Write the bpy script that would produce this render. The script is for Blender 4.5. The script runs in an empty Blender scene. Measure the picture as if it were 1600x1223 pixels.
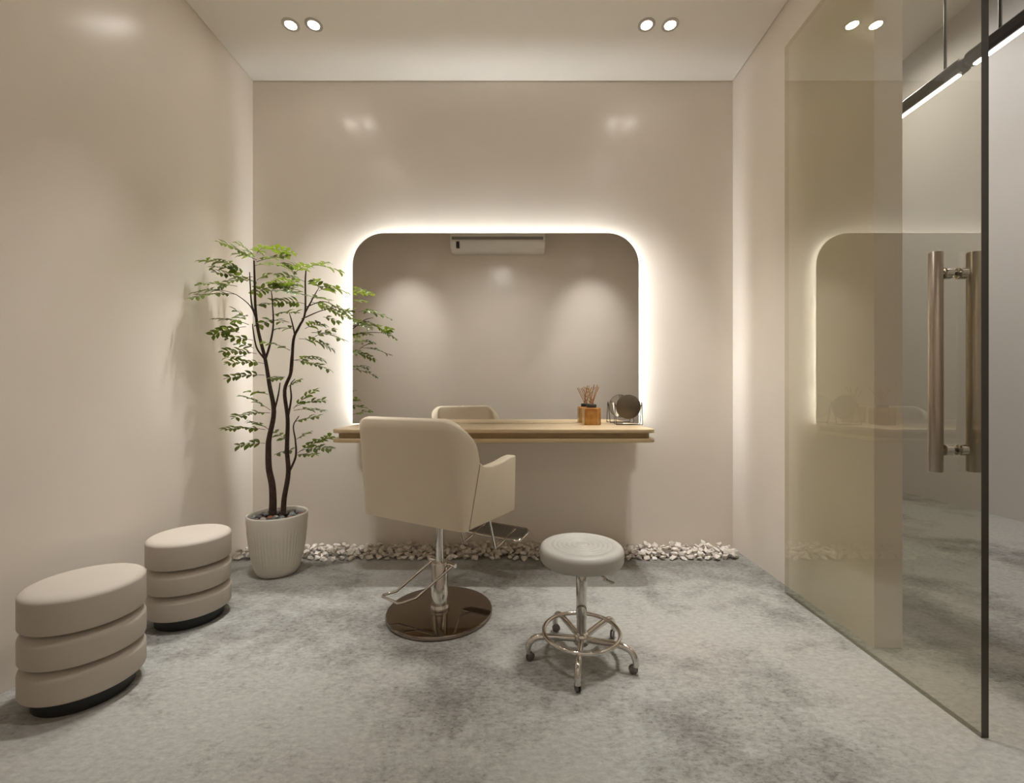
import bpy, bmesh, math, random
from mathutils import Vector, Matrix

# ---------------------------------------------------------------- camera, world, exposure
S = 1.15                      # working units -> metres
SC = bpy.context.scene
COL = SC.collection
FPX, VX, VY = 685.0, 807.0, 617.0
EYE = 0.9105
cam_d = bpy.data.cameras.new('camera')
cam_d.sensor_width = 36.0
cam_d.lens = FPX / 1600.0 * 36.0
cam_d.shift_x = (800.0 - VX) / 1600.0
cam_d.shift_y = (VY - 611.5) / 1600.0
cam_d.clip_start = 0.02
cam = bpy.data.objects.new('camera', cam_d)
COL.objects.link(cam)
cam.location = (0, 0, EYE * S)
cam.rotation_euler = (math.pi / 2, 0, 0)
SC.camera = cam
world = bpy.data.worlds.new('world')
SC.world = world
world.use_nodes = True
world.node_tree.nodes['Background'].inputs[0].default_value = (0.05, 0.045, 0.04, 1)
world.node_tree.nodes['Background'].inputs[1].default_value = 0.3
SC.view_settings.view_transform = 'Standard'
SC.view_settings.look = 'None'
SC.view_settings.exposure = 0.51
SC.view_settings.gamma = 1.0
SC.view_settings.use_curve_mapping = False
SC.cycles.diffuse_bounces = 8
SC.cycles.glossy_bounces = 12
SC.cycles.max_bounces = 16
SC.cycles.transparent_max_bounces = 24
WARM = (1.0, 0.98, 0.945)
NEUT = (1.0, 0.99, 0.975)
P_BACK, P_MID, P_WASH, P_HALL = 84.0, 50.0, 26.0, 88.0   # watts of each downlight
E_HALO, E_PEND = 46.0, 16.0                               # emission of the LED strip / pendants
R_ = random.Random(7)
PI = math.pi

# ---------------------------------------------------------------- materials
def mat(name):
    m = bpy.data.materials.new(name); m.use_nodes = True
    nt = m.node_tree; return m, nt, nt.nodes['Principled BSDF']
def noise(nt, scale, detail=4, rough=0.55, sx=1, sy=1, sz=1, loc=(0, 0, 0), dist=0.0):
    tc = nt.nodes.new('ShaderNodeTexCoord'); mp = nt.nodes.new('ShaderNodeMapping')
    mp.inputs['Scale'].default_value = (sx, sy, sz); mp.inputs['Location'].default_value = loc
    n = nt.nodes.new('ShaderNodeTexNoise')
    n.inputs['Scale'].default_value = scale; n.inputs['Detail'].default_value = detail
    n.inputs['Roughness'].default_value = rough; n.inputs['Distortion'].default_value = dist
    nt.links.new(tc.outputs['Object'], mp.inputs[0]); nt.links.new(mp.outputs[0], n.inputs['Vector'])
    return n.outputs['Fac']
def ramp(nt, fac, stops):
    r = nt.nodes.new('ShaderNodeValToRGB')
    while len(r.color_ramp.elements) < len(stops): r.color_ramp.elements.new(0.5)
    for e, (p, c) in zip(r.color_ramp.elements, stops):
        e.position = p; e.color = (*c, 1) if len(c) == 3 else c
    nt.links.new(fac, r.inputs[0]); return r.outputs[0]
def mix(nt, f, a, b, mode='MIX'):
    n = nt.nodes.new('ShaderNodeMix'); n.data_type = 'RGBA'; n.blend_type = mode
    if isinstance(f, float): n.inputs[0].default_value = f
    else: nt.links.new(f, n.inputs[0])
    for v, i in ((a, 6), (b, 7)):
        if isinstance(v, tuple): n.inputs[i].default_value = (*v, 1)
        else: nt.links.new(v, n.inputs[i])
    return n.outputs[2]
def bump(nt, p, h, strength, dist=0.01):
    b = nt.nodes.new('ShaderNodeBump'); b.inputs['Strength'].default_value = strength
    b.inputs['Distance'].default_value = dist
    nt.links.new(h, b.inputs['Height']); nt.links.new(b.outputs[0], p.inputs['Normal'])
def plain(name, col, rough=0.5, metal=0.0, spec=0.5, var=0.0, vscale=8, bmp=0.0, bscale=200):
    m, nt, p = mat(name)
    p.inputs['Roughness'].default_value = rough; p.inputs['Metallic'].default_value = metal
    p.inputs['Specular IOR Level'].default_value = spec
    if var:
        f = noise(nt, vscale, 3)
        nt.links.new(ramp(nt, f, [(0.3, tuple(c * (1 - var) for c in col)), (0.7, tuple(min(1, c * (1 + var)) for c in col))]), p.inputs['Base Color'])
    else:
        p.inputs['Base Color'].default_value = (*col, 1)
    if bmp: bump(nt, p, noise(nt, bscale, 3), bmp, 0.002)
    return m
def emit(name, col, strength):
    m, nt, p = mat(name)
    p.inputs['Base Color'].default_value = (0.8, 0.8, 0.8, 1)
    p.inputs['Emission Color'].default_value = (*col, 1); p.inputs['Emission Strength'].default_value = strength
    return m

M = {}
M['wall'] = plain('wall_paint', (0.80, 0.735, 0.657), 0.24, spec=0.5, var=0.02, vscale=1.5)
M['hall'] = plain('hall_paint', (0.60, 0.575, 0.545), 0.5, spec=0.3, var=0.02, vscale=1.5)
M['ceil'] = plain('ceiling_paint', (0.80, 0.765, 0.715), 0.5, spec=0.25, var=0.015, vscale=1.5)
# floor: mottled grey microcement with fine fibres and darker worn patches
m, nt, p = mat('floor_mottled'); M['floor'] = m
big = noise(nt, 1.25, 5, 0.6, loc=(3.1, 1.7, 0), dist=0.5)
spk = noise(nt, 7.5, 10, 0.74, loc=(8, 2, 0), sx=0.8)
fib = noise(nt, 60, 6, 0.75, sx=0.55, sy=1.1)
fleck = noise(nt, 80, 9, 0.78, sx=0.6, sy=1.0, loc=(1, 4, 0))
def math2(op, a, b):
    n = nt.nodes.new('ShaderNodeMath'); n.operation = op
    for v, k in ((a, 0), (b, 1)):
        if isinstance(v, float): n.inputs[k].default_value = v
        else: nt.links.new(v, n.inputs[k])
    return n.outputs[0]
msk = math2('ADD', math2('MULTIPLY', big, 0.62), math2('MULTIPLY', spk, 0.42))
patch = ramp(nt, msk, [(0.495, (0, 0, 0)), (0.565, (0.5, 0.5, 0.5)), (0.65, (1, 1, 1))])
base = ramp(nt, fib, [(0.30, (0.285, 0.282, 0.264)), (0.52, (0.365, 0.361, 0.341)), (0.72, (0.44, 0.436, 0.415))])
dark = ramp(nt, fib, [(0.3, (0.09, 0.086, 0.078)), (0.7, (0.27, 0.26, 0.24))])
c1 = mix(nt, patch, base, dark)
fm = math2('MULTIPLY', ramp(nt, fleck, [(0.50, (0, 0, 0)), (0.64, (1, 1, 1))]), ramp(nt, msk, [(0.45, (0.10, 0.10, 0.10)), (0.60, (0.95, 0.95, 0.95))]))
c1 = mix(nt, fm, c1, (0.085, 0.08, 0.07))
tint = ramp(nt, noise(nt, 0.9, 3, loc=(5, 9, 0)), [(0.35, (0.96, 0.985, 0.965)), (0.65, (1.0, 0.955, 0.925))])
nt.links.new(mix(nt, 1.0, c1, tint, 'MULTIPLY'), p.inputs['Base Color'])
p.inputs['Roughness'].default_value = 0.62; p.inputs['Specular IOR Level'].default_value = 0.3
bump(nt, p, fib, 0.3, 0.004)
# oak
m, nt, p = mat('oak_veneer'); M['oak'] = m
g = noise(nt, 5, 6, 0.6, sx=0.6, sy=9, sz=9, dist=0.3)
nt.links.new(ramp(nt, g, [(0.3, (0.43, 0.315, 0.175)), (0.55, (0.54, 0.41, 0.245)), (0.75, (0.60, 0.475, 0.30))]), p.inputs['Base Color'])
p.inputs['Roughness'].default_value = 0.42
M['oak_shaded'] = plain('oak_recess_shade', (0.36, 0.245, 0.13), 0.5, var=0.12, vscale=12)  # same oak as the boards, with the recess shade put into its colour
M['mirror'] = plain('mirror_silver', (0.90, 0.89, 0.87), 0.0, 1.0)
M['mirror_edge'] = plain('mirror_edge', (0.55, 0.56, 0.52), 0.2)
M['backing'] = plain('mirror_backing', (0.75, 0.73, 0.70), 0.5)
M['led'] = emit('led_strip_white', (0.94, 0.975, 1.0), E_HALO)
M['lamp'] = emit('downlight_diffuser', (1.0, 0.95, 0.88), 30)
M['pend'] = emit('pendant_diffuser', (1.0, 0.95, 0.88), E_PEND)
M['trim'] = plain('white_trim', (0.46, 0.43, 0.385), 0.4)
M['chrome'] = plain('chrome', (0.66, 0.63, 0.59), 0.07, 1.0, var=0.02)
M['chrome_dark'] = plain('polished_dark_chrome', (0.30, 0.255, 0.215), 0.06, 1.0, var=0.02)
M['steel'] = plain('brushed_nickel', (0.46, 0.40, 0.335), 0.3, 1.0)
M['leather'] = plain('beige_leatherette', (0.64, 0.555, 0.43), 0.52, spec=0.35, var=0.02, vscale=5, bmp=0.08, bscale=260)
M['leather_seam'] = plain('seam_piping', (0.33, 0.275, 0.21), 0.6)
M['pouf'] = plain('pouf_fabric', (0.47, 0.42, 0.362), 0.62, spec=0.3, var=0.02, vscale=6, bmp=0.1, bscale=320)
M['stool'] = plain('stool_vinyl', (0.42, 0.405, 0.37), 0.42, spec=0.4, var=0.01, vscale=5)
M['black'] = plain('black_plinth', (0.012, 0.012, 0.012), 0.45, var=0.1)
M['dkmetal'] = plain('black_metal', (0.035, 0.030, 0.024), 0.42, 0.3, var=0.1)
M['tread'] = plain('ribbed_alloy', (0.22, 0.195, 0.165), 0.35, 0.7)
M['rubber'] = plain('caster_grey', (0.16, 0.15, 0.135), 0.3, 0.6, var=0.1)
M['pot'] = plain('pot_ceramic', (0.70, 0.665, 0.59), 0.45, var=0.02)
M['soil'] = plain('potting_soil', (0.035, 0.024, 0.016), 0.95, var=0.4, vscale=40, bmp=0.6, bscale=60)
M['bark'] = plain('dark_bark', (0.055, 0.032, 0.022), 0.85, var=0.35, vscale=60, bmp=0.6, bscale=90)
M['ac'] = plain('ac_plastic', (0.90, 0.885, 0.84), 0.35)
M['ac_grey'] = plain('ac_gap', (0.30, 0.28, 0.25), 0.5)
M['ink'] = plain('dark_print', (0.05, 0.045, 0.04), 0.5)
M['reed'] = plain('rattan_reed', (0.42, 0.22, 0.09), 0.6, var=0.25, vscale=30)
M['gravel'] = None
for nm, cols, rough in (('gravel', [(0.3, (0.60, 0.555, 0.50)), (0.7, (0.86, 0.82, 0.77))], 0.8),):
    m, nt, p = mat('white_marble_chips'); M[nm] = m
    oi = nt.nodes.new('ShaderNodeObjectInfo')
    a = ramp(nt, noise(nt, 30, 4, 0.65), cols)
    b = ramp(nt, oi.outputs['Random'], [(0.0, (0.80, 0.76, 0.71)), (0.5, (0.95, 0.93, 0.91)), (1.0, (1, 0.99, 0.98))])
    nt.links.new(mix(nt, 1.0, a, b, 'MULTIPLY'), p.inputs['Base Color'])
    p.inputs['Roughness'].default_value = rough; bump(nt, p, noise(nt, 90, 4), 0.4, 0.004)
PEB = [plain('pebble_' + n, c, 0.35, var=0.25, vscale=35) for n, c in
       (('grey', (0.17, 0.165, 0.155)), ('blue_grey', (0.24, 0.28, 0.29)), ('rust', (0.30, 0.11, 0.04)), ('pale', (0.40, 0.37, 0.33)), ('dark', (0.07, 0.065, 0.07)))]
def leafmat(name, c1, c2):
    m, nt, p = mat(name)
    nt.links.new(ramp(nt, noise(nt, 14, 3), [(0.35, c1), (0.65, c2)]), p.inputs['Base Color'])
    p.inputs['Roughness'].default_value = 0.42
    tr = nt.nodes.new('ShaderNodeBsdfTranslucent'); tr.inputs[0].default_value = (*[min(1, c * 1.6) for c in c2], 1)
    mx = nt.nodes.new('ShaderNodeMixShader'); mx.inputs[0].default_value = 0.28
    out = nt.nodes['Material Output']
    nt.links.new(p.outputs[0], mx.inputs[1]); nt.links.new(tr.outputs[0], mx.inputs[2]); nt.links.new(mx.outputs[0], out.inputs[0])
    return m
M['leaf'] = leafmat('leaf_green', (0.018, 0.038, 0.006), (0.16, 0.22, 0.018))
# tinted door glass: Fresnel mirror reflection over a bronze-olive transparent body
def glassmat(name, ior, tint):
    m = bpy.data.materials.new(name); m.use_nodes = True; nt = m.node_tree; nt.nodes.clear()
    out = nt.nodes.new('ShaderNodeOutputMaterial'); fr = nt.nodes.new('ShaderNodeFresnel'); fr.inputs[0].default_value = ior
    t = nt.nodes.new('ShaderNodeBsdfTransparent'); t.inputs[0].default_value = (*tint, 1)
    g = nt.nodes.new('ShaderNodeBsdfGlossy'); g.inputs['Roughness'].default_value = 0.0; g.inputs[0].default_value = (0.97, 0.95, 0.90, 1)
    mx = nt.nodes.new('ShaderNodeMixShader')
    ge = nt.nodes.new('ShaderNodeNewGeometry'); mu = nt.nodes.new('ShaderNodeMath'); mu.operation = 'MULTIPLY'; iv = nt.nodes.new('ShaderNodeMath'); iv.operation = 'SUBTRACT'; iv.inputs[0].default_value = 1.0   # reflect on the outer side of each face only
    nt.links.new(ge.outputs['Backfacing'], iv.inputs[1]); nt.links.new(iv.outputs[0], mu.inputs[0]); nt.links.new(fr.outputs[0], mu.inputs[1])
    nt.links.new(mu.outputs[0], mx.inputs[0]); nt.links.new(t.outputs[0], mx.inputs[1]); nt.links.new(g.outputs[0], mx.inputs[2]); nt.links.new(mx.outputs[0], out.inputs[0])
    return m
M['glass'] = glassmat('tinted_glass', 2.0, (0.775, 0.768, 0.69))
M['glass_back'] = glassmat('tinted_glass_rear', 1.15, (0.97, 0.965, 0.94))
M['glass_rim'] = glassmat('tinted_glass_rim', 1.1, (0.86, 0.85, 0.78))
M['glass_edge'] = plain('glass_edge_olive', (0.045, 0.042, 0.028), 0.06, spec=0.7)
m, nt, p = mat('amber_glass'); M['amber'] = m
p.inputs['Base Color'].default_value = (0.90, 0.50, 0.14, 1); p.inputs['Roughness'].default_value = 0.03
p.inputs['Transmission Weight'].default_value = 0.9; p.inputs['IOR'].default_value = 1.45
nt.links.new(ramp(nt, noise(nt, 26, 3), [(0.3, (0.60, 0.25, 0.05)), (0.7, (0.97, 0.70, 0.28))]), p.inputs['Base Color'])
M['bronze'] = plain('dark_bronze_plate', (0.13, 0.105, 0.075), 0.42, 0.35, var=0.04)

# ---------------------------------------------------------------- helpers
class B:
    """collects shapes into one bmesh"""
    def __init__(s): s.bm = bmesh.new(); s.mi = 0
    def face(s, vs, smooth=False):
        try:
            f = s.bm.faces.new(vs); f.material_index = s.mi; f.smooth = smooth; return f
        except ValueError: return None
    def box(s, a, b, bev=0.0, seg=2, M4=None):
        t = bmesh.new(); bmesh.ops.create_cube(t, size=1)
        for v in t.verts: v.co = Vector([(a[i] + b[i]) / 2 + v.co[i] * (b[i] - a[i]) for i in range(3)])
        if bev: bmesh.ops.bevel(t, geom=t.edges[:], offset=bev, segments=seg, affect='EDGES', profile=0.5)
        s.take(t, M4, smooth=bool(bev)); return s
    def take(s, t, M4=None, smooth=False):
        if M4 is not None: t.transform(M4)
        vm = {v: s.bm.verts.new(v.co) for v in t.verts}
        for f in t.faces: s.face([vm[v] for v in f.verts], smooth)
        t.free()
    def lathe(s, prof, seg=48, c=(0, 0, 0), M4=None, smooth=True, rad=None):
        rings = []
        for r, z in prof:
            if r < 1e-6: rings.append([s.bm.verts.new((0, 0, z))])
            else: rings.append([s.bm.verts.new((r * (rad(k, z) if rad else 1) * math.cos(2 * PI * k / seg), r * (rad(k, z) if rad else 1) * math.sin(2 * PI * k / seg), z)) for k in range(seg)])
        for a, b in zip(rings, rings[1:]):
            for k in range(seg):
                k2 = (k + 1) % seg
                if len(a) == 1 and len(b) == 1: continue
                if len(a) == 1: s.face([a[0], b[k], b[k2]][::-1], smooth)
                elif len(b) == 1: s.face([a[k], a[k2], b[0]], smooth)
                else: s.face([a[k], a[k2], b[k2], b[k]], smooth)
        mm = Matrix.Translation(c) @ (M4 or Matrix())
        for ring in rings:
            for v in ring: v.co = mm @ v.co
        return s
    def tube(s, pts, r, seg=10, closed=False, cap=True):
        pts = [Vector(p) for p in pts]; n = len(pts)
        rs = r if isinstance(r, (list, tuple)) else [r] * n
        rings = []; up = None
        for i, p in enumerate(pts):
            a = pts[(i - 1) % n] if (closed or i > 0) else p
            b = pts[(i + 1) % n] if (closed or i < n - 1) else p
            t = (b - a).normalized()
            if up is None: up = Vector((0, 0, 1)) if abs(t.z) < 0.9 else Vector((1, 0, 0))
            u = (up - t * up.dot(t)).normalized(); w = t.cross(u); up = u
            rings.append([s.bm.verts.new(p + (u * math.cos(2 * PI * k / seg) + w * math.sin(2 * PI * k / seg)) * rs[i]) for k in range(seg)])
        for i in range(n if closed else n - 1):
            a, b = rings[i], rings[(i + 1) % n]
            for k in range(seg): s.face([a[k], a[(k + 1) % seg], b[(k + 1) % seg], b[k]], True)
        if cap and not closed: s.face(rings[0][::-1]); s.face(rings[-1])
        return s
    def prism(s, pts, axis, a, b, bev=0.0, seg=2, M4=None):
        """polygon in the other two axes, extruded along axis from a to b"""
        t = bmesh.new()
        def P(q, h):
            l = list(q); l.insert(axis, h); return l
        A = [t.verts.new(P(q, a)) for q in pts]; C = [t.verts.new(P(q, b)) for q in pts]
        t.faces.new(A); t.faces.new(C[::-1])
        for i in range(len(pts)): t.faces.new([A[i], C[i], C[(i + 1) % len(pts)], A[(i + 1) % len(pts)]])
        bmesh.ops.recalc_face_normals(t, faces=t.faces[:])
        if bev: bmesh.ops.bevel(t, geom=t.edges[:], offset=bev, segments=seg, affect='EDGES', profile=0.5)
        s.take(t, M4, smooth=bool(bev)); return s
def smooth_angle(me, ang=40):
    me.set_sharp_from_angle(angle=math.radians(ang))
def obj(name, b, mats, parent=None, kind=None, label=None, ang=40, recalc=True):
    if recalc: bmesh.ops.recalc_face_normals(b.bm, faces=b.bm.faces[:])
    me = bpy.data.meshes.new(name); b.bm.to_mesh(me); b.bm.free()
    me.transform(Matrix.Scale(S, 4))
    for mm in (mats if isinstance(mats, (list, tuple)) else [mats]): me.materials.append(mm)
    smooth_angle(me, ang)
    o = bpy.data.objects.new(name, me); COL.objects.link(o)
    if parent: o.parent = parent
    if kind: o['kind'] = kind
    if label: o['label'] = label
    return o
def tag(o, label, cat, group=None):
    o['label'] = label; o['category'] = cat
    if group: o['group'] = group
    return o
def thing(name, label, cat, loc=(0, 0, 0), rz=0.0, group=None):
    o = bpy.data.objects.new(name, None); COL.objects.link(o); o.empty_display_size = 0.1
    o.location = Vector(loc) * S; o.rotation_euler = (0, 0, rz)
    return tag(o, label, cat, group)
def children(o): return [c for c in bpy.data.objects if c.parent == o]
def dup(o, parent=None):
    c = o.copy(); COL.objects.link(c)
    if parent: c.parent = parent
    for ch in children(o): dup(ch, c)
    return c
def arc(cx, cy, r, a0, a1, n): return [(cx + r * math.cos(a0 + (a1 - a0) * i / n), cy + r * math.sin(a0 + (a1 - a0) * i / n)) for i in range(n + 1)]
def rrect(x0, y0, x1, y1, r, n=10, corners=(1, 1, 1, 1)):
    o = []
    for (cx, cy, a, k, px, py) in ((x1 - r, y1 - r, 0, 0, x1, y1), (x0 + r, y1 - r, PI / 2, 1, x0, y1), (x0 + r, y0 + r, PI, 2, x0, y0), (x1 - r, y0 + r, 1.5 * PI, 3, x1, y0)):
        o += arc(cx, cy, r, a, a + PI / 2, n) if corners[k] else [(px, py)]
    return o
def bez(pts, n=6):
    """Catmull-Rom through points"""
    pts = [Vector(p) for p in pts]; q = [pts[0] * 2 - pts[1]] + pts + [pts[-1] * 2 - pts[-2]]; o = []
    for i in range(1, len(q) - 2):
        for k in range(n):
            t = k / n
            o.append(0.5 * ((2 * q[i]) + (q[i + 1] - q[i - 1]) * t + (2 * q[i - 1] - 5 * q[i] + 4 * q[i + 1] - q[i + 2]) * t * t + (3 * q[i] - q[i - 1] - 3 * q[i + 1] + q[i + 2]) * t ** 3))
    o.append(pts[-1]); return o
def spot(name, parent, loc, power, angle, blend, col, aim=(0, 0, -1), rad=0.03):
    l = bpy.data.lights.new(name, 'SPOT'); l.energy = power; l.spot_size = math.radians(angle); l.spot_blend = blend
    l.color = col; l.shadow_soft_size = rad * S
    o = bpy.data.objects.new(name, l); COL.objects.link(o); o.parent = parent
    o.location = Vector(loc) * S; o.rotation_euler = Vector(aim).to_track_quat('-Z', 'Y').to_euler()
    return o

# ---------------------------------------------------------------- the setting
XL, XR, YB, YF, H = -1.5695, 1.288, 2.61, -0.15, 2.777
def st(name, b, m, label=None): return obj(name, b, m, None, 'structure', label)
st('floor', B().box((-2.2, -0.7, -0.06), (3.75, 5.4, 0)), M['floor'], 'mottled grey microcement floor')
st('wall_back', B().box((XL - 0.1, YB, 0), (1.39, YB + 0.1, 2.85)), M['wall'], 'beige painted wall behind the lit mirror')
b = B().box((XL - 0.1, 1.1, 0), (XL, YB, 2.85)); b.box((-2.2, 1.1, 0), (XL - 0.1, 1.2, 2.85)); b.box((-2.2, -0.25, 0), (-2.1, 1.1, 3.2))
st('wall_left', b, M['wall'], 'beige painted wall beside the poufs')
b = B().box((XR, 1.579, 0), (1.39, YB, 2.85)); b.box((XR, 0.75, 2.47), (1.39, 1.579, 2.85))
b.box((1.48, -0.25, 0), (1.58, 0.75, 3.2)); b.box((XR, 0.65, 2.47), (1.58, 0.75, 3.2))
st('wall_right', b, M['wall'], 'beige painted wall beside the glass door')
st('wall_front', B().box((-2.2, -0.25, 0), (1.58, YF, 3.2)), M['wall'], 'beige painted wall with air conditioner, seen in the mirror')
b = B(); g_ = 0.0045
b.box((XL + g_, 0.25, H), (XR - g_, YB - g_, H + 0.04)); b.box((-2.1, 0.25, H), (XL + g_, 1.1, H + 0.04)); b.box((XR - g_, 0.25, H), (1.48, 0.75, H + 0.04))
b.box((-2.1, 0.25, H + 0.04), (1.48, 0.29, 3.13)); b.box((-2.2, -0.25, 3.13), (1.58, 0.29, 3.18))
st('ceiling', b, M['ceil'], 'pale painted ceiling with a recess over the air conditioner')
st('wall_hall_right', B().box((3.63, -0.7, 0), (3.73, 5.4, 4.1)), M['hall'], 'pale grey wall across the hall beyond the glass door')
b = B().box((1.39, 5.3, 0), (3.63, 5.4, 4.1)); st('wall_hall_back', b, M['hall'])
b = B().box((1.48, -0.7, 0), (3.63, -0.6, 4.1)); st('wall_hall_front', b, M['hall'])
b = B().box((1.29, YB + 0.1, 0), (1.39, 5.3, 4.1)); b.box((1.29, -0.25, 2.85), (1.39, YB + 0.1, 4.1)); st('wall_hall_left', b, M['hall'])
st('ceiling_hall', B().box((1.29, -0.7, 4.05), (3.73, 5.4, 4.1)), M['ceil'])

# ---------------------------------------------------------------- glass door with pull handles
GX0, GX1, GY0, GY1, GZ = 1.234, 1.254, 1.164, 2.017, 2.51
d1 = bpy.data.objects.new('door_1', None); COL.objects.link(d1); d1['kind'] = 'structure'
d1['label'] = 'bronze-tinted frameless glass door with tall metal pull handles'
d1.location = Vector(((GX0 + GX1) / 2, (GY0 + GY1) / 2, 0)) * S
ox, oy = (GX0 + GX1) / 2, (GY0 + GY1) / 2
b = B(); q = bmesh.new(); bmesh.ops.create_cube(q, size=1)
for v in q.verts: v.co = Vector((v.co.x * (GX1 - GX0), v.co.y * (GY1 - GY0), (v.co.z + 0.5) * GZ))
b.take(q)
b.bm.normal_update()
for f in b.bm.faces:
    f.material_index = 0 if f.normal.x < -0.5 else (1 if f.normal.x > 0.5 else (2 if f.normal.y < -0.5 else 3))
obj('glass_pane', b, [M['glass'], M['glass_back'], M['glass_edge'], M['glass_rim']], d1, recalc=False)
HY = 1.2476 - oy
for hx in (1.193 - ox, 1.302 - ox):
    hb = obj('pull_handle', B().lathe([(0, 0.692), (0.0145, 0.692), (0.0165, 0.695), (0.0165, 1.314), (0.0145, 1.317), (0, 1.317)], 32, (hx, HY, 0)), M['steel'], d1)
    for hz in (0.754, 1.256):
        sg = -1 if hx < 0 else 1
        t = B().tube([(hx, HY, hz), (sg * 0.010, HY, hz)], 0.006, 16)
        rot = Matrix.Rotation(PI / 2, 4, 'Y')
        t.lathe([(0, -0.011), (0.013, -0.011), (0.016, -0.009), (0.016, 0.009), (0.013, 0.011), (0, 0.011)], 24, (sg * 0.021, HY, hz), rot)
        obj('standoff', t, M['chrome'], hb)

# ---------------------------------------------------------------- downlights
def downlight_proto():
    t = thing('ceiling_downlight', '', 'ceiling light')
    b = B().lathe([(0.026, 0.0), (0.028, -0.0045), (0.040, -0.005), (0.0425, -0.003), (0.0425, 0.0)], 40); obj('trim_ring', b, M['trim'], t)
    b = B().lathe([(0, -0.0025), (0.0262, -0.0025), (0.0262, 0.0)], 40); obj('diffuser', b, M['lamp'], t)
    return t
dl = downlight_proto(); first = True
def place_dl(x, y, z, label, power, ang, col, aim=(0, 0, -1), group='recessed ceiling downlights', blend=1.0):
    global first
    o = dl if first else dup(dl); first = False
    o.location = Vector((x, y, z)) * S; o['label'] = label; o['group'] = group
    lights.append((o, power, ang, col, aim, blend)); return o
lights = []
YL = 2.21
for x, lb in ((-1.138, 'round recessed downlight in the left pair, the lamp nearest the left wall'),
              (-1.022, 'round recessed downlight in the left pair, the inner lamp'),
              (0.656, 'round recessed downlight in the right pair, the inner lamp'),
              (0.775, 'round recessed downlight in the right pair, the lamp nearest the glass door')):
    place_dl(x, YL, H, lb, P_BACK, 54, WARM)
for x, lb in ((-1.138, 'recessed downlight above the poufs, outer lamp'), (-1.022, 'recessed downlight above the poufs, inner lamp'),
              (0.656, 'recessed downlight above the stool, inner lamp'), (0.775, 'recessed downlight above the stool, outer lamp')):
    place_dl(x, 1.60, H, lb, P_MID, 52, WARM)
for x, lb in ((-1.36, 'wall-washing downlight by the air conditioner recess, far left'), (-1.25, 'wall-washing downlight by the air conditioner recess, second'),
              (0.84, 'wall-washing downlight by the air conditioner recess, third'), (0.95, 'wall-washing downlight by the air conditioner recess, far right')):
    place_dl(x, 0.80, H, lb, P_WASH, 50, NEUT, (0, -0.92, -1))
for x, lb in ((-0.28, 'added wide fill downlight facing the air conditioner wall, left of two'), (-0.16, 'added wide fill downlight facing the air conditioner wall, right of two')):
    place_dl(x, 1.15, H, lb, 27.0, 118, NEUT, (0, -0.42, -1.0))  # fill lamps added to brighten the front wall and central floor
for y, lb in ((0.6, 'added fill downlight in the hall, nearest the front'), (2.2, 'added fill downlight in the hall, in the middle'), (3.9, 'added fill downlight in the hall, at the far end')):
    place_dl(3.0, y, 4.05, lb, P_HALL, 174, (1.0, 0.96, 0.92), (-0.1, 0, -1), 'added fill downlights in the hall')  # unseen lamps added overhead to light the hall wall
for o, pw, an, co, aim, bl in lights: spot('lamp', o, (0, 0, -0.012), pw, an, bl, co, aim)

# ---------------------------------------------------------------- pendants in the hall
def pendant(y0, y1, rods, label, seed):
    t = thing('linear_pendant_light', label, 'pendant light', (2.6, (y0 + y1) / 2, 2.80), 0, 'linear pendant lights in the hall')
    L = (y1 - y0) / 2; rx = Matrix.Rotation(-PI / 2, 4, 'X')
    prof = [(0, -L), (0.032, -L), (0.046, -L + 0.012), (0.046, L - 0.012), (0.032, L), (0, L)]
    obj('housing', B().lathe(prof, 12, (0, 0, 0.030), rx), M['dkmetal'], t, ang=25)
    b = B().box((-0.015, -L + 0.03, -0.022), (0.007, L - 0.03, -0.008), 0.005, 3)
    obj('diffuser', b, M['pend'], t)
    for ry in rods:
        obj('suspension_rod', B().tube([(0, ry - (y0 + y1) / 2, 0.06), (0, ry - (y0 + y1) / 2, 1.25)], 0.0075, 10), M['dkmetal'], t)
    return t
pA = pendant(2.535, 4.6, (2.658, 4.3), 'slim black linear pendant light in the hall, the far one seen through the glass door', 1)
pB = pendant(0.7, 2.515, (2.356, 0.95), 'slim black linear pendant light in the hall, the near one past the glass door edge', 2)
obj('joining_neck', B().tube([(0, -0.985, 0.03), (0, -1.0505, 0.03)], 0.012, 10), M['dkmetal'], pA)

# ---------------------------------------------------------------- lit mirror
MX0, MX1, MZ0, MZ1, MY = -0.957, 0.714, 0.745, 1.856, 2.56
t = thing('wall_mirror', 'large rounded wall mirror with glowing halo light behind it, above the wooden counter', 'mirror', (0, MY, 0))
def rr(x0, x1, z0, z1, r): return rrect(x0, z0, x1, z1, r, 14, (1, 1, 0, 0))
b = B().prism(rr(MX0, MX1, MZ0, MZ1, 0.185), 1, 0.0, 0.008)
b.bm.normal_update()
bmesh.ops.recalc_face_normals(b.bm, faces=b.bm.faces[:])
for f in b.bm.faces: f.material_index = 0 if f.normal.y < -0.9 else 1
obj('mirror_glass', b, [M['mirror'], M['mirror_edge']], t)
ins = 0.085
obj('backing_frame', B().prism(rr(MX0 + ins, MX1 - ins, MZ0, MZ1 - ins, 0.100), 1, 0.008, 0.0495), M['backing'], t)
po = rr(MX0 + ins - 0.005, MX1 - ins + 0.005, MZ0, MZ1 - ins + 0.005, 0.105); pi_ = rr(MX0 + ins - 0.0005, MX1 - ins + 0.0005, MZ0, MZ1 - ins + 0.0005, 0.1005)
b = B(); n = len(po)
ring = [[b.bm.verts.new((p[0], yy, p[1])) for p in pp] for pp, yy in ((pi_, 0.016), (po, 0.016), (po, 0.034), (pi_, 0.034))]
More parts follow.
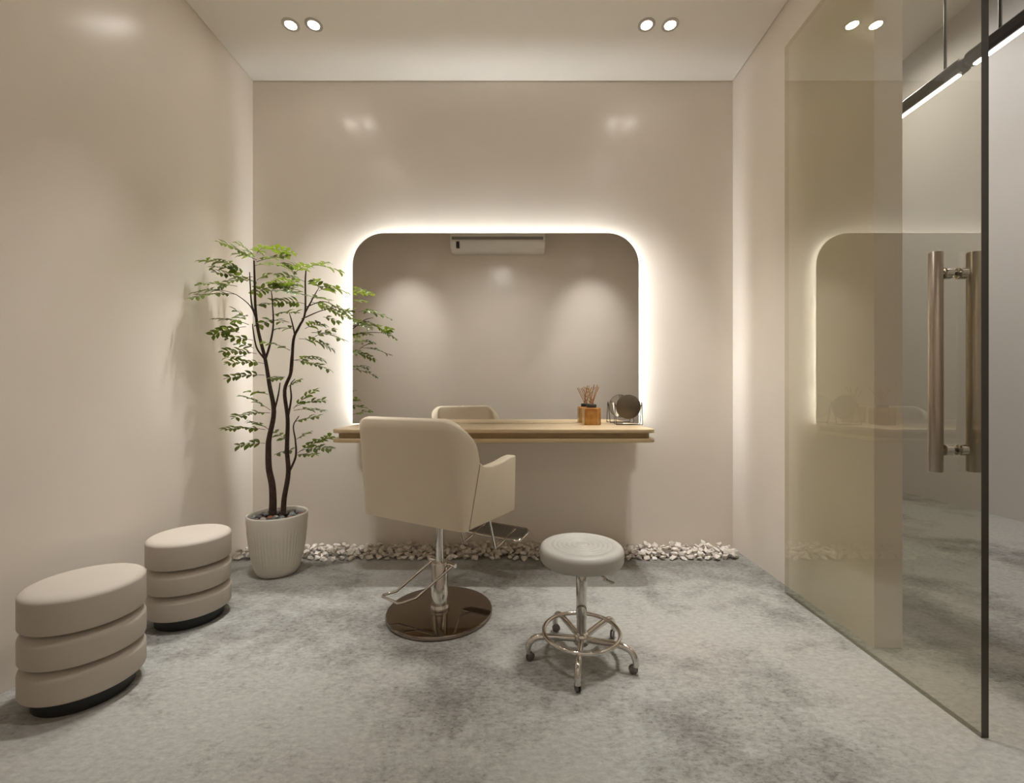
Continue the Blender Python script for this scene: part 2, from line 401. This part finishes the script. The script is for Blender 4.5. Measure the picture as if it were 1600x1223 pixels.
# open along the bottom edge, which stands on the counter
lo = [i for i, p in enumerate(po) if p[1] < MZ0 + 1e-4]
for i in range(n):
    j = (i + 1) % n
    if i in lo and j in lo: continue
    for a, c in ((0, 1), (1, 2), (2, 3)): b.face([ring[a][i], ring[a][j], ring[c][j], ring[c][i]])
obj('led_strip', b, M['led'], t)

# ---------------------------------------------------------------- floating counter
DX0, DX1, DY0, DY1, DT = -0.903, 0.680, 2.115, 2.558, 0.744
t = thing('floating_counter', 'long floating oak counter with a recessed band, fixed below the mirror', 'counter', ((DX0 + DX1) / 2, (DY0 + YB) / 2, 0.68))
cx, cy = (DX0 + DX1) / 2, (DY0 + YB) / 2
def slab(x0, x1, y0, r, z0, z1, bev): return B().prism([(p[0] - cx, p[1] - cy) for p in rrect(x0, y0, x1, YB - 0.001, r, 8, (0, 0, 1, 1))], 2, z0 - 0.68, z1 - 0.68, bev)
obj('top_board', slab(DX0, DX1, DY0, 0.055, DT - 0.018, DT, 0.0015), M['oak'], t)
obj('recessed_band', slab(DX0 + 0.022, DX1 - 0.022, DY0 + 0.022, 0.045, DT - 0.045, DT - 0.018, 0), M['oak_shaded'], t, label='recessed band between the two boards, coloured darker for shade')
obj('lower_board', slab(DX0, DX1, DY0, 0.055, DT - 0.064, DT - 0.045, 0.0015), M['oak'], t)

# ---------------------------------------------------------------- things on the counter
t = thing('reed_diffuser', 'amber glass reed diffuser bottle with thin brown sticks on the counter', 'reed diffuser', (0.420, 2.455, DT))
obj('bottle', B().box((-0.046, -0.042, 0), (0.046, 0.042, 0.096), 0.006, 3), M['amber'], t)
obj('collar', B().lathe([(0, 0.095), (0.026, 0.095), (0.028, 0.098), (0.028, 0.112), (0.026, 0.115), (0, 0.115)], 32), M['ink'], t, label='black bottle collar')
for k in range(9):
    a = 2 * PI * k / 9 + 0.3; rr_ = 0.045 * (0.55 + 0.45 * R_.random())
    bx_ = 0.012 * math.cos(a + 2.6); by_ = 0.012 * math.sin(a + 2.6)
    x1 = -0.052 + 0.104 * ((k * 4) % 9) / 8
    obj('reed', B().tube([(x1 * -0.12 + bx_ * 0.8, by_, 0.112), (x1, rr_ * math.sin(a), 0.205 + 0.022 * R_.random())], 0.0022, 6), M['reed'], t)

t = thing('vanity_mirror', 'small round tabletop mirror on a thin dark wire stand at the counter end', 'tabletop mirror', (0.628, 2.462, DT), math.radians(-4))
rx = Matrix.Rotation(PI / 2 + 0.10, 4, 'X')
obj('mirror_plate', B().lathe([(0, 0.003), (0.066, 0.003), (0.069, 0.001), (0.069, -0.003)], 48, (0, 0, 0.100), rx), M['bronze'], t, label='dark bronze back of the round mirror')
obj('mirror_glass', B().lathe([(0, -0.0035), (0.067, -0.0035), (0.067, -0.003)], 48, (0, 0, 0.100), rx), M['mirror'], t)
w = B()
for sx in (-1, 1):
    w.tube([(sx * 0.072, -0.035, 0.002), (sx * 0.0745, -0.004, 0.124), (sx * 0.0745, 0.003, 0.126), (sx * 0.072, 0.038, 0.002)], 0.0019, 8)
    w.tube([(sx * 0.078, 0, 0.112), (sx * 0.066, 0, 0.104)], 0.002, 8)
for yy in (-0.035, 0.038): w.tube([(-0.072, yy, 0.002), (0.072, yy, 0.002)], 0.0019, 8)
obj('wire_stand', w, M['dkmetal'], t)

# ---------------------------------------------------------------- air conditioner
t = thing('air_conditioner', 'white wall-mounted air conditioner seen at the top of the mirror', 'air conditioner', (-0.22, YF, 2.595))
prof = [(0.0, 0.0), (0.09, 0.0), (0.155, 0.03), (0.185, 0.085), (0.190, 0.13), (0.185, 0.29), (0.17, 0.31), (0.0, 0.31)]
obj('body', B().prism(prof, 0, -0.55, 0.55, 0.006), M['ac'], t)
obj('air_slot', B().prism([(0.17, 0.108), (0.1925, 0.118), (0.1925, 0.150), (0.17, 0.150)], 0, -0.53, 0.53), M['ac_grey'], t, label='grey slot across the front')
obj('air_flap', B().prism([(0.10, -0.004), (0.162, 0.026), (0.196, 0.088), (0.196, 0.108), (0.188, 0.108), (0.150, 0.034), (0.095, 0.004)], 0, -0.525, 0.525, 0.002), M['ac'], t)
obj('sticker', B().box((-0.478, 0.160, 0.022), (-0.442, 0.1995, 0.092)), M['ink'], t, label='small black sticker at the end of the flap')
wm = B(); xx = -0.052
for k, wd in enumerate((0.010, 0.008, 0.009, 0.008, 0.008, 0.008, 0.009, 0.004, 0.008)):
    z0 = 0.192
    wm.box((xx, 0.1868, z0), (xx + 0.0025, 0.1905, z0 + (0.022 if k == 0 else 0.016)))
    if wd > 0.005:
        wm.box((xx, 0.1868, z0 + (0.018 if k == 0 else 0.0125)), (xx + wd, 0.1905, z0 + (0.022 if k == 0 else 0.016)))
        if k % 2: wm.box((xx, 0.1868, z0), (xx + wd, 0.1905, z0 + 0.0035))
    xx += wd + 0.0035
obj('wordmark', wm, M['ink'], t, label='small dark maker wordmark')

# ---------------------------------------------------------------- poufs
def make_pouf():
    t = thing('pouf', '', 'pouf')
    R = 0.143
    obj('plinth', B().lathe([(0, 0), (0.114, 0), (0.116, 0.002), (0.116, 0.048), (0, 0.048)], 64), M['black'], t, label='black round plinth')
    z = 0.046
    for k, hh in enumerate((0.0925, 0.0925, 0.107)):
        pr = [(0, z)] if k == 0 else [(0, z - 0.006), (R - 0.034, z - 0.006), (R - 0.034, z)]
        e = 0.046 if k < 2 else 0.030
        pr += [(R - 0.007, z)]
        for i in range(1, 7):
            a = -PI / 2 + PI / 2 * i / 6; pr.append((R - 0.007 + 0.007 * math.cos(a), z + 0.008 + 0.008 * math.sin(a)))
        for i in range(0, 9):
            a = PI / 2 * i / 8; pr.append((R - e + e * math.cos(a), z + hh - e * 0.62 + e * 0.62 * math.sin(a)))
        pr.append((0, z + hh + (0.002 if k == 2 else 0)))
        obj('cushion', B().lathe(pr, 72), M['pouf'], t, ang=80)
        z += hh + 0.0045
    return t
pf = make_pouf()
pf.location = Vector((-1.326, 1.350, 0)) * S; pf['label'] = 'cream three-tier round pouf on a black plinth, the nearer and larger-looking one'
pf['group'] = 'tiered poufs along the left wall'
p2 = dup(pf); p2.location = Vector((-1.340, 1.800, 0)) * S; p2['label'] = 'cream three-tier round pouf standing between the other pouf and the potted tree'

# ---------------------------------------------------------------- rolling stool
SX, SY = 0.226, 1.524
t = thing('rolling_stool', 'round cream rolling stool on a chrome five-caster base with foot ring', 'stool', (SX, SY, 0))
pr = [(0, 0.333), (0.128, 0.333), (0.139, 0.336), (0.144, 0.345), (0.1445, 0.372)]
for i in range(1, 8):
    a = PI / 2 * i / 7; pr.append((0.1265 + 0.018 * math.cos(a), 0.372 + 0.020 * math.sin(a)))
for k in range(6):                        # concentric stitched rings
    r = 0.104 - 0.0165 * k
    pr += [(r + 0.0045, 0.3932), (r, 0.3902), (r - 0.0045, 0.3932)]
pr.append((0, 0.393))
obj('seat', B().lathe(pr, 72), M['stool'], t, ang=60)
obj('seat_plate', B().lathe([(0, 0.322), (0.07, 0.322), (0.075, 0.333), (0, 0.333)], 32), M['chrome'], t)
obj('column', B().lathe([(0, 0.06), (0.0165, 0.06), (0.0165, 0.135), (0.0185, 0.138), (0.0185, 0.292), (0.017, 0.296), (0.0105, 0.296), (0.0105, 0.325), (0, 0.325)], 32), M['chrome'], t)
obj('hub', B().lathe([(0, 0.048), (0.024, 0.048), (0.028, 0.053), (0.028, 0.076), (0.022, 0.086), (0.0165, 0.088)], 32), M['chrome'], t)
obj('foot_ring', B().tube([(0.131 * math.cos(2 * PI * k / 64), 0.131 * math.sin(2 * PI * k / 64), 0.088) for k in range(64)], 0.0075, 12, closed=True), M['chrome'], t)
for k in range(5):
    a = math.radians(-102 + 72 * k); c, s_ = math.cos(a), math.sin(a)
    path = bez([(0.02 * c, 0.02 * s_, 0.066), (0.09 * c, 0.09 * s_, 0.075), (0.145 * c, 0.145 * s_, 0.079), (0.172 * c, 0.172 * s_, 0.070), (0.186 * c, 0.186 * s_, 0.050), (0.189 * c, 0.189 * s_, 0.026)], 5)
    lg = obj('leg', B().tube(path, 0.0105, 14), M['chrome'], t)
    ax = Matrix.Translation((0.180 * c, 0.180 * s_, 0.0145)) @ Matrix.Rotation(a + 0.5, 4, 'Z') @ Matrix.Rotation(PI / 2, 4, 'X')
    w = B()
    for zz in (-0.008, 0.002): w.lathe([(0, zz), (0.012, zz), (0.0145, zz + 0.002), (0.0145, zz + 0.004), (0.012, zz + 0.006), (0, zz + 0.006)], 24, (0, 0, 0), ax)
    obj('caster_wheel', w, M['rubber'], lg, label='grey twin caster wheel')
lv = B().tube(bez([(0.02, -0.02, 0.318), (0.05, -0.055, 0.314), (0.072, -0.078, 0.302)], 4), 0.004, 8)
lv.box((-0.007, -0.02, -0.003), (0.007, 0.02, 0.003), 0.002, 2, Matrix.Translation((0.077, -0.084, 0.299)) @ Matrix.Rotation(0.7, 4, 'Z'))
obj('height_lever', lv, M['chrome'], t)

# ---------------------------------------------------------------- styling chair
CX, CY, YAW = -0.321, 1.834, math.radians(30)
t = thing('styling_chair', 'beige upholstered salon chair on a round chrome base, facing the mirror', 'salon chair', (CX, CY, 0), -YAW)
def loc_(wx, wy, z):
    dx, dy = wx - CX, wy - CY
    return (dx * math.cos(YAW) - dy * math.sin(YAW), dx * math.sin(YAW) + dy * math.cos(YAW), z)
Z0, ZA, ZT, W, TH, OX = 0.425, 0.662, 0.822, 0.279, 0.046, 0.008
def wz(z): return 0.258 + 0.030 * (z - Z0) / (ZT - Z0)
def yback(z): return -0.186 - 0.046 * (z - Z0) / (ZT - Z0)
def yseam(z): return -0.160 + (z - Z0) / (0.667 - Z0) * 0.045
def rcor(z): return 0.026 + 0.070 * max(0, (z - Z0) / (ZT - Z0))
NS, NA, NB = 5, 12, 14
def plan(i, z):
    """outer outline of the backrest at height z, i = 0..N; returns point and outward normal"""
    W = wz(z); rc = rcor(z); yb = yback(z); half = NS + NA
    N = 2 * half + NB; side = 1
    if i > N - i: side = -1; i = N - i
    if i <= NS:
        f = i / NS; y = yseam(z) * (1 - f) + (yb + rc) * f
        if yseam(z) < yb + rc: y = yb + rc
        p, nrm = (W, y), (1, 0)
    elif i <= half:
        a = PI / 2 * (i - NS) / NA; p = (W - rc + rc * math.cos(a), yb + rc - rc * math.sin(a)); nrm = (math.cos(a), -math.sin(a))
    else:
        f = (i - half) / NB; p = ((W - rc) * (1 - 2 * f), yb); nrm = (0, -1)
    return Vector((side * p[0] + OX, p[1], z)), Vector((side * nrm[0], nrm[1], 0))
N = 2 * (NS + NA) + NB
def ztop(i):
    k = min(i, N - i); u = min(1.0, k / (NS + NA))
    return 0.667 + (ZT - 0.667) * (1 - (1 - u) ** 1.65) - 0.006 * math.sin(PI * i / N) ** 2 * 0
b = B(); cols = []
for i in range(N + 1):
    zt = ztop(i); col = []
    for j in range(13):
        z = Z0 + (zt - 0.008 - Z0) * j / 12; p, nn = plan(i, z); col.append(p)
    p, nn = plan(i, zt - 0.008)
    for a in (30, 60, 90, 120, 150):
        aa = math.radians(a); col.append(p - nn * (TH / 2 - TH / 2 * math.cos(aa)) + Vector((0, 0, 0.012 * math.sin(aa))))
    for j in range(8):
        z = zt - 0.008 - (zt - 0.008 - Z0) * j / 7; p, nn = plan(i, z); col.append(p - nn * TH)
    cols.append([b.bm.verts.new(v) for v in col])
for i in range(N):
    A, C = cols[i], cols[i + 1]
    for j in range(len(A)): b.face([A[j], C[j], C[(j + 1) % len(A)], A[(j + 1) % len(A)]], True)
b.face(cols[0]); b.face(cols[-1][::-1])
obj('backrest', b, M['leather'], t, ang=50)
for sx in (-1, 1):
    pr = [(yseam(Z0), Z0), (0.168, Z0), (0.147, ZA), (0.10, ZA - 0.004), (0.04, ZA - 0.016), (-0.03, ZA - 0.022), (-0.08, ZA - 0.015), (yseam(ZA + 0.003), ZA + 0.003)]
    xa, xb = sorted((sx * (wz(Z0) - TH) + OX, sx * (wz(Z0) + 0.0005) + OX))
    sh = Matrix(); sh[0][2] = sx * 0.030 / (ZT - Z0); sh[0][3] = -sh[0][2] * Z0
    obj('armrest', B().prism(pr, 0, xa, xb, 0.007, 3, sh), M['leather'], t)
    obj('seam_piping', B().tube([(sx * (wz(z) + 0.0005) + OX, yseam(z) + 0.002, z) for z in (Z0 + 0.004, 0.50, 0.58, ZA - 0.004)], 0.0022, 8), M['leather_seam'], t, label='darker piping along the arm seam')
obj('seat', B().box((-0.25 + TH + OX, -0.155, 0.44), (0.25 - TH + OX, 0.175, 0.53), 0.022, 4), M['leather'], t)
obj('seat_base', B().box((-0.25 + TH + OX, -0.165, Z0 + 0.002), (0.25 - TH + OX, 0.160, 0.445), 0.006, 2), M['leather'], t)
obj('base_plate', B().lathe([(0, 0), (0.214, 0), (0.2195, 0.004), (0.2195, 0.012), (0.216, 0.0165), (0.208, 0.0178), (0, 0.019)], 96), M['chrome_dark'], t)
obj('column', B().lathe([(0, 0.018), (0.038, 0.018), (0.040, 0.022), (0.040, 0.030), (0.036, 0.036), (0.0345, 0.042), (0.0345, 0.210), (0.032, 0.214), (0.0165, 0.215), (0.0165, 0.40), (0, 0.40)], 40), M['chrome'], t)
obj('seat_bracket', B().lathe([(0, 0.395), (0.03, 0.395), (0.08, 0.418), (0.08, 0.428), (0, 0.428)], 24), M['dkmetal'], t)
lp = [loc_(-0.262, 1.815, 0.205), loc_(-0.405, 1.767, 0.092), loc_(-0.455, 1.742, 0.085), loc_(-0.470, 1.739, 0.0845), loc_(-0.550, 1.798, 0.0845), loc_(-0.552, 1.808, 0.085), loc_(-0.500, 1.830, 0.092), loc_(-0.357, 1.880, 0.205)]
lv = B().tube(lp, 0.0052, 10)
lv.tube([loc_(-0.252, 1.808, 0.205), loc_(-0.367, 1.887, 0.205)], 0.009, 12)
obj('pump_lever', lv, M['chrome'], t)
fr = B()
for x in (-0.078, 0.102):
    fr.tube(bez([(x, 0.15, 0.43), (x, 0.21, 0.37), (x, 0.264, 0.222), (x, 0.274, 0.208), (x, 0.30, 0.210), (x, 0.37, 0.224), (x, 0.45, 0.246)], 4), 0.0062, 10)
loop = [(p[0], 0.36 + p[1], 0.222 + p[1] * 0.22) for p in rrect(-0.152, 0.0, 0.176, 0.115, 0.028, 6)]
fr.tube(loop, 0.0068, 10, closed=True)
f = obj('footrest', fr, M['chrome'], t)
pl = B()
for k in range(9):
    y0 = 0.006 + k * 0.0117
    pl.prism([(0.36 + y0, 0.2215 + y0 * 0.22), (0.36 + y0 + 0.0085, 0.2215 + (y0 + 0.0085) * 0.22), (0.36 + y0 + 0.0085, 0.2275 + (y0 + 0.0085) * 0.22), (0.36 + y0, 0.2275 + y0 * 0.22)], 0, -0.146, 0.170)
pl.prism([(0.362, 0.217), (0.472, 0.241), (0.472, 0.2445), (0.362, 0.2205)], 0, -0.146, 0.170)
obj('tread_plate', pl, M['tread'], f, label='dark ribbed tread plate')

# ---------------------------------------------------------------- potted tree
PX, PY = -1.228, 2.255
t = thing('potted_tree', 'slender two-stemmed indoor tree in a ribbed off-white pot beside the counter', 'potted tree', (PX, PY, 0))
def rib(k, z):
    f = max(0, min(1, (0.235 - z) / 0.05)) * max(0, min(1, (z - 0.03) / 0.06))
    return 1 - 0.045 * f * (0.5 + 0.5 * math.cos(k * PI / 2))
pr = [(0, 0), (0.082, 0), (0.091, 0.004), (0.103, 0.025), (0.116, 0.07), (0.127, 0.13), (0.134, 0.19), (0.1385, 0.25), (0.1415, 0.297), (0.1415, 0.304), (0.1395, 0.307), (0.1355, 0.306), (0.133, 0.301), (0.131, 0.275), (0, 0.275)]
pr2 = []
for (r0, z0), (r1, z1) in zip(pr, pr[1:]):
    pr2.append((r0, z0))
    if z1 - z0 > 0.03: pr2.append(((r0 + r1) / 2 + 0.0012, (z0 + z1) / 2))
pr2.append(pr[-1])
obj('pot', B().lathe(pr2, 208, rad=rib), M['pot'], t, ang=75)
sb = B().lathe([(0.1315, 0.276), (0.09, 0.281), (0.04, 0.279), (0, 0.280)], 40, rad=lambda k, z: 0.998); obj('soil', sb, M['soil'], t)
def PT(px, py, d): return Vector(((px - VX) * d / FPX - PX, d - PY, EYE - (py - VY) * d / FPX))
def C1(x, y): return (280 + x / 3.306, 350 + y / 3.306)
def stem(pts, d0, d1, r0, r1, bb, n=5):
    k = len(pts) - 1
    P = bez([PT(px, py, d0 + (d1 - d0) * i / k) for i, (px, py) in enumerate(pts)], n)
    rs = [r0 + (r1 - r0) * i / (len(P) - 1) for i in range(len(P))]
    bb.tube(P, rs, 9); return P
t1 = B()
stem([(426, 803), (426.5, 780), (425, 756), (420, 730), (419.5, 696), (421, 682), (428, 643), (421, 601), (414.6, 562), (404, 519), (399.5, 486), (398, 441), (397, 407)], 2.26, 2.20, 0.0185, 0.0035, t1)
T1 = obj('trunk', t1, M['bark'], t)
t2 = B()
stem([(443, 802), (444, 779), (450.5, 739), (448.4, 702), (449.5, 655), (444.8, 610), (455, 580), (458.5, 531), (467.5, 510), (476.6, 489), (477, 441), (478, 422)], 2.27, 2.25, 0.0135, 0.003, t2)
T2 = obj('trunk', t2, M['bark'], t)
br1, br2 = B(), B()
stem([(415, 560), (422, 537), (427, 507), (425.5, 470), (424, 455)], 2.22, 2.14, 0.006, 0.0018, br1)
stem([(427, 648), (433, 625), (436, 610), (437.5, 598)], 2.24, 2.16, 0.005, 0.0025, br1)
stem([(413, 560), (401, 543), (395.5, 515), (394.5, 506)], 2.22, 2.12, 0.005, 0.0018, br1)
stem([(401, 492), (393.5, 477), (391, 445), (390, 425)], 2.21, 2.14, 0.005, 0.002, br1)
stem([(401, 500), (391, 478), (372, 462), (358, 456)], 2.21, 2.04, 0.0035, 0.0012, br1)
stem([(452, 737), (462, 713), (461.5, 688), (458.5, 665), (467, 650)], 2.27, 2.20, 0.006, 0.002, br2)
stem([(450, 652), (455, 622), (454, 601), (461, 592)], 2.27, 2.32, 0.0055, 0.002, br2)
stem([(461, 524), (456, 502), (452, 489)], 2.26, 2.18, 0.0045, 0.0018, br2)
stem([(452, 590), (455, 555), (458, 545)], 2.27, 2.20, 0.003, 0.002, br2)
stem([(477, 488), (491, 462), (498, 450)], 2.25, 2.15, 0.004, 0.0015, br2)
stem([(472, 498), (500, 486), (525, 480)], 2.25, 2.12, 0.0035, 0.0012, br2)
stem([(477, 480), (505, 471), (530, 482)], 2.25, 2.14, 0.003, 0.0012, br2)
fol = {1: B(), 2: B()}
rL = random.Random(21)
def leaflet(bb, base, d, up, L, wd):
    d = d.normalized(); s_ = d.cross(up).normalized(); up = s_.cross(d).normalized()
    pts = []
    for f, w_, c in ((0.0, 0.08, 0), (0.28, 0.8, 0.03), (0.55, 1.0, 0.05), (0.8, 0.62, 0.02)):
        pts.append((base + d * L * f + s_ * wd * w_ * 0.5 + up * (L * (c + 0.05 * w_)), base + d * L * f + up * L * c, base + d * L * f - s_ * wd * w_ * 0.5 + up * (L * (c + 0.05 * w_))))
    tip = bb.bm.verts.new(base + d * L - up * L * 0.04)
    rows = [[bb.bm.verts.new(v) for v in r] for r in pts]
    for a, c in zip(rows, rows[1:]):
        bb.face([a[0], a[1], c[1], c[0]], True); bb.face([a[1], a[2], c[2], c[1]], True)
    bb.face([rows[-1][0], rows[-1][1], tip], True); bb.face([rows[-1][1], rows[-1][2], tip], True)
def frond(who, x0, y0, x1, y1, size=1.0, n=None):
    a = C1(x0, y0); c = C1(x1, y1)
    def dlim(px): return 1.50 * FPX / (VX - px) if px < 420 else 9
    da = min(2.25 + rL.uniform(-0.09, 0.06), dlim(a[0])); dc = min(da + rL.uniform(-0.09, 0.06), dlim(c[0]))
    A, C = PT(a[0], a[1], da), PT(c[0], c[1], dc)
    ln = (C - A).length; mid = (A + C) / 2 + Vector((0, 0, 0.10 * ln))
    P = [A * (1 - f) ** 2 + mid * 2 * f * (1 - f) + C * f * f for f in [i / 10 for i in range(11)]]
    bb = fol[who]; bb.mi = 1; bb.tube(P, [0.0014 - 0.0009 * i / 10 for i in range(11)], 5); bb.mi = 0
    n = n or max(3, min(8, int(ln / 0.0235)))
    roll = rL.uniform(-0.5, 0.5)
    for k in range(n):
        f = 0.22 + 0.74 * k / max(1, n - 1); p = A * (1 - f) ** 2 + mid * 2 * f * (1 - f) + C * f * f
        tg = (2 * (1 - f) * (mid - A) + 2 * f * (C - mid)).normalized()
        sd = tg.cross(Vector((0, 0, 1))).normalized(); up = sd.cross(tg).normalized()
        up = (up * math.cos(roll) + sd * math.sin(roll)).normalized(); sd = tg.cross(up).normalized()
        for sgn in (-1, 1):
            L = (0.045 - 0.012 * abs(f - 0.5)) * size * rL.uniform(0.85, 1.12)
            d = tg * rL.uniform(0.45, 0.75) + sd * sgn * 0.85 + up * rL.uniform(-0.40, 0.25)
            leaflet(bb, p, d, up + sd * rL.uniform(-0.25, 0.25), L, L * 0.5)
    if rL.random() < 0.8: leaflet(bb, C, (C - mid), Vector((0, 0.2, 1)), 0.028 * size, 0.012 * size)
F1 = [(385,180,210,95),(390,170,310,105),(400,150,445,118),(400,185,290,155),(400,195,540,172),(470,170,552,160),(440,125,585,150),(390,215,498,205),(500,210,570,232),
 (300,215,120,190),(330,245,175,222),(345,292,190,250),(380,272,230,312),(300,322,108,312),(290,362,58,385),(255,350,85,352),(400,290,455,262),(400,300,345,290),
 (410,350,520,312),(480,340,612,312),(470,345,645,368),(480,330,590,340),(400,420,455,412),(480,470,605,458),(485,492,418,522),(480,500,525,505),
 (360,520,195,490),(340,480,285,440),(345,530,172,575),(310,560,200,550),(380,600,248,590),(385,640,310,622),(400,670,228,660),(345,682,250,690),(440,720,258,720),(440,780,258,795),
 (460,880,365,868),(470,960,330,890),(470,975,290,1000),(462,1060,370,1018),(445,1062,240,1060),(445,1132,308,1145),(350,470,300,500),(330,270,280,225),(450,330,400,360),(440,165,400,135)]
F2 = [(655,300,512,265),(600,275,560,215),(640,232,560,208),(655,232,765,200),(700,212,832,245),(720,322,862,352),(720,330,700,292),(680,402,842,472),(755,400,885,482),(650,412,488,405),
 (832,430,892,492),(835,470,890,440),
 (650,540,745,518),(620,592,785,640),(685,560,852,600),(700,582,792,548),(745,480,815,502),(590,542,512,540),(572,652,448,610),(592,702,772,752),(602,702,735,698),(545,790,485,797),(562,840,612,808),
 (590,952,700,860),(600,942,742,912),(592,962,738,966),(596,1022,715,995),(606,1112,665,1078),(612,1182,782,1098),(622,1172,785,1160),(610,1192,698,1192),(556,1122,498,1078),(490,1192,575,1168),(620,300,480,310),(600,250,660,215),(680,385,760,392),(720,345,800,325)]
for q in F1: frond(1, *q)
for q in F2: frond(2, *q)
obj('branch', br1, M['bark'], T1); obj('branch', br2, M['bark'], T2)
obj('foliage', fol[1], [M['leaf'], M['bark']], T1, ang=180, recalc=False); obj('foliage', fol[2], [M['leaf'], M['bark']], T2, ang=180, recalc=False)

# ---------------------------------------------------------------- pebbles in the pot
rp = random.Random(5)
pb = []
for k, mm in enumerate(PEB):
    q = bmesh.new(); bmesh.ops.create_icosphere(q, subdivisions=3, radius=1)
    for v in q.verts: v.co *= 1 + 0.10 * math.sin(3 * v.co.x + k) * math.cos(2.3 * v.co.y + 2 * k)
    bb = B(); bb.take(q, Matrix.Diagonal((0.0165, 0.0125, 0.0095, 1)), True)
    me = bpy.data.meshes.new('pebble'); bb.bm.to_mesh(me); bb.bm.free(); me.transform(Matrix.Scale(S, 4)); me.materials.append(mm); pb.append(me)
names = ['smooth dark grey pebble lying on the soil of the tree pot', 'smooth blue grey pebble lying on the soil of the tree pot', 'rust brown pebble lying on the soil of the tree pot', 'pale smooth pebble lying on the soil of the tree pot', 'small near-black pebble lying on the soil of the tree pot']
groups = ['grey pebbles in the tree pot', 'blue grey pebbles in the tree pot', 'rust pebbles in the tree pot', 'pale pebbles in the tree pot', 'black pebbles in the tree pot']
spots = []
tr = [((426 - VX) * 2.26 / FPX - PX, 2.26 - PY, 0.020), ((443 - VX) * 2.27 / FPX - PX, 2.27 - PY, 0.016)]
for tries in range(4000):
    a = rp.uniform(0, 2 * PI); r = 0.113 * math.sqrt(rp.random()); x, y = r * math.cos(a), r * math.sin(a)
    if all((x - u) ** 2 + (y - v) ** 2 > 0.0255 ** 2 for u, v in spots) and all((x - u) ** 2 + (y - v) ** 2 > (w_ + 0.017) ** 2 for u, v, w_ in tr): spots.append((x, y))
for i, (x, y) in enumerate(spots):
    k = (0, 1, 3, 0, 2, 0, 4, 3)[i % 8]
    o = bpy.data.objects.new('pebble', pb[k]); COL.objects.link(o)
    o.location = Vector((PX + x, PY + y, 0.2885)) * S; o.rotation_euler = (rp.uniform(-.2, .2), rp.uniform(-.2, .2), rp.uniform(0, 6.28))
    sc = rp.uniform(0.8, 1.05); o.scale = (sc, sc, sc)
    tag(o, names[k], 'pebble', groups[k])

# ---------------------------------------------------------------- white gravel strip along the back wall
rg = random.Random(11)
chips = []
def chip_bm(k):
    r = random.Random(100 + k); q = bmesh.new()
    ax = (0.028 * r.uniform(0.85, 1.15), 0.021 * r.uniform(0.85, 1.15), 0.0165 * r.uniform(0.85, 1.15))
    for i in range(11):
        v = Vector((r.gauss(0, 1), r.gauss(0, 1), r.gauss(0, 1))).normalized() * r.uniform(0.82, 1.05)
        q.verts.new((v.x * ax[0], v.y * ax[1], v.z * ax[2]))
    res = bmesh.ops.convex_hull(q, input=q.verts[:])
    bmesh.ops.delete(q, geom=[v for v in q.verts if not v.link_faces], context='VERTS')
    bmesh.ops.bevel(q, geom=q.edges[:], offset=0.0008, segments=1, affect='EDGES')
    bmesh.ops.recalc_face_normals(q, faces=q.faces[:])
    return q
for k in range(10):
    q = chip_bm(k); me = bpy.data.meshes.new('marble_chip'); q.to_mesh(me); q.free(); me.transform(Matrix.Scale(S, 4)); me.materials.append(M['gravel'])
    zs = [v.co.z for v in me.vertices]; chips.append((me, -min(zs) / S))
def chip_pos(row, i, n, lay):
    x = XL + 0.035 + (2.787) * (i + 0.5 * (row % 2) + rg.uniform(-0.18, 0.18)) / n
    y = 2.424 + row * 0.0365 + rg.uniform(-0.008, 0.008)
    return x, y, lay
pos_single, pos_bed = [], []
n0 = 58
for row in range(5):
    for i in range(n0): pos_bed.append(chip_pos(row, i, n0, 0)) if row in (1, 2, 3, 4) else pos_single.append(chip_pos(row, i, n0, 0))
n1 = 60
for row in range(4):
    for i in range(n1):
        x, y, _ = chip_pos(row, i, n1, 1); pos_single.append((x, y + 0.020, 1))
pos_single = pos_single[:300]
from mathutils.bvhtree import BVHTree
raw = []
for me, zb in chips:
    raw.append(([v.co / S for v in me.vertices], [tuple(p.vertices) for p in me.polygons]))
settled = []
def settle(k, x, y, rot, sc):
    """let a chip down onto the floor or onto the chips already lying there"""
    R3 = rot.to_matrix(); vs = [R3 @ (v * sc) for v in raw[k][0]]
    z = -min(v.z for v in vs) + 0.0005
    near = [t_ for (u, v, t_) in settled if abs(u - x) < 0.075 and abs(v - y) < 0.075]
    for step in range(40):
        tr_ = BVHTree.FromPolygons([v + Vector((x, y, z)) for v in vs], raw[k][1])
        if not any(tr_.overlap(o_) for o_ in near): break
        z += 0.0025
    settled.append((x, y, tr_)); return z
from mathutils import Euler
b = B()
def clear_of_pot(x, y): return (x - PX) ** 2 + (y - PY) ** 2 > 0.172 ** 2
def clampxy(x, y): return max(XL + 0.032, min(XR - 0.030, x)), min(y, YB - 0.032)
for single, lst in ((False, pos_bed), (True, pos_single)):
    for x, y, lay in lst:
        x, y = clampxy(x, y)
        if not clear_of_pot(x, y): continue
        k = rg.randrange(10); e = 0.2 if lay == 0 else 0.5
        rot = Euler((rg.uniform(-e, e), rg.uniform(-e, e), rg.uniform(0, 6.28))); sc = rg.uniform(0.80, 1.05)
        z = settle(k, x, y, rot, sc)
        if single:
            o = bpy.data.objects.new('marble_chip', chips[k][0]); COL.objects.link(o)
            o.rotation_euler = rot; o.scale = (sc,) * 3; o.location = Vector((x, y, z)) * S
            tag(o, 'angular white marble chip in the gravel strip along the back wall', 'stone', 'white marble chips along the back wall')
        else:
            b.take(chip_bm(k), Matrix.Translation((x, y, z)) @ rot.to_matrix().to_4x4() @ Matrix.Scale(sc, 4))
o = obj('gravel_bed', b, M['gravel'], None, 'stuff', recalc=False)
tag(o, 'white marble gravel under the top chips along the back wall', 'gravel')
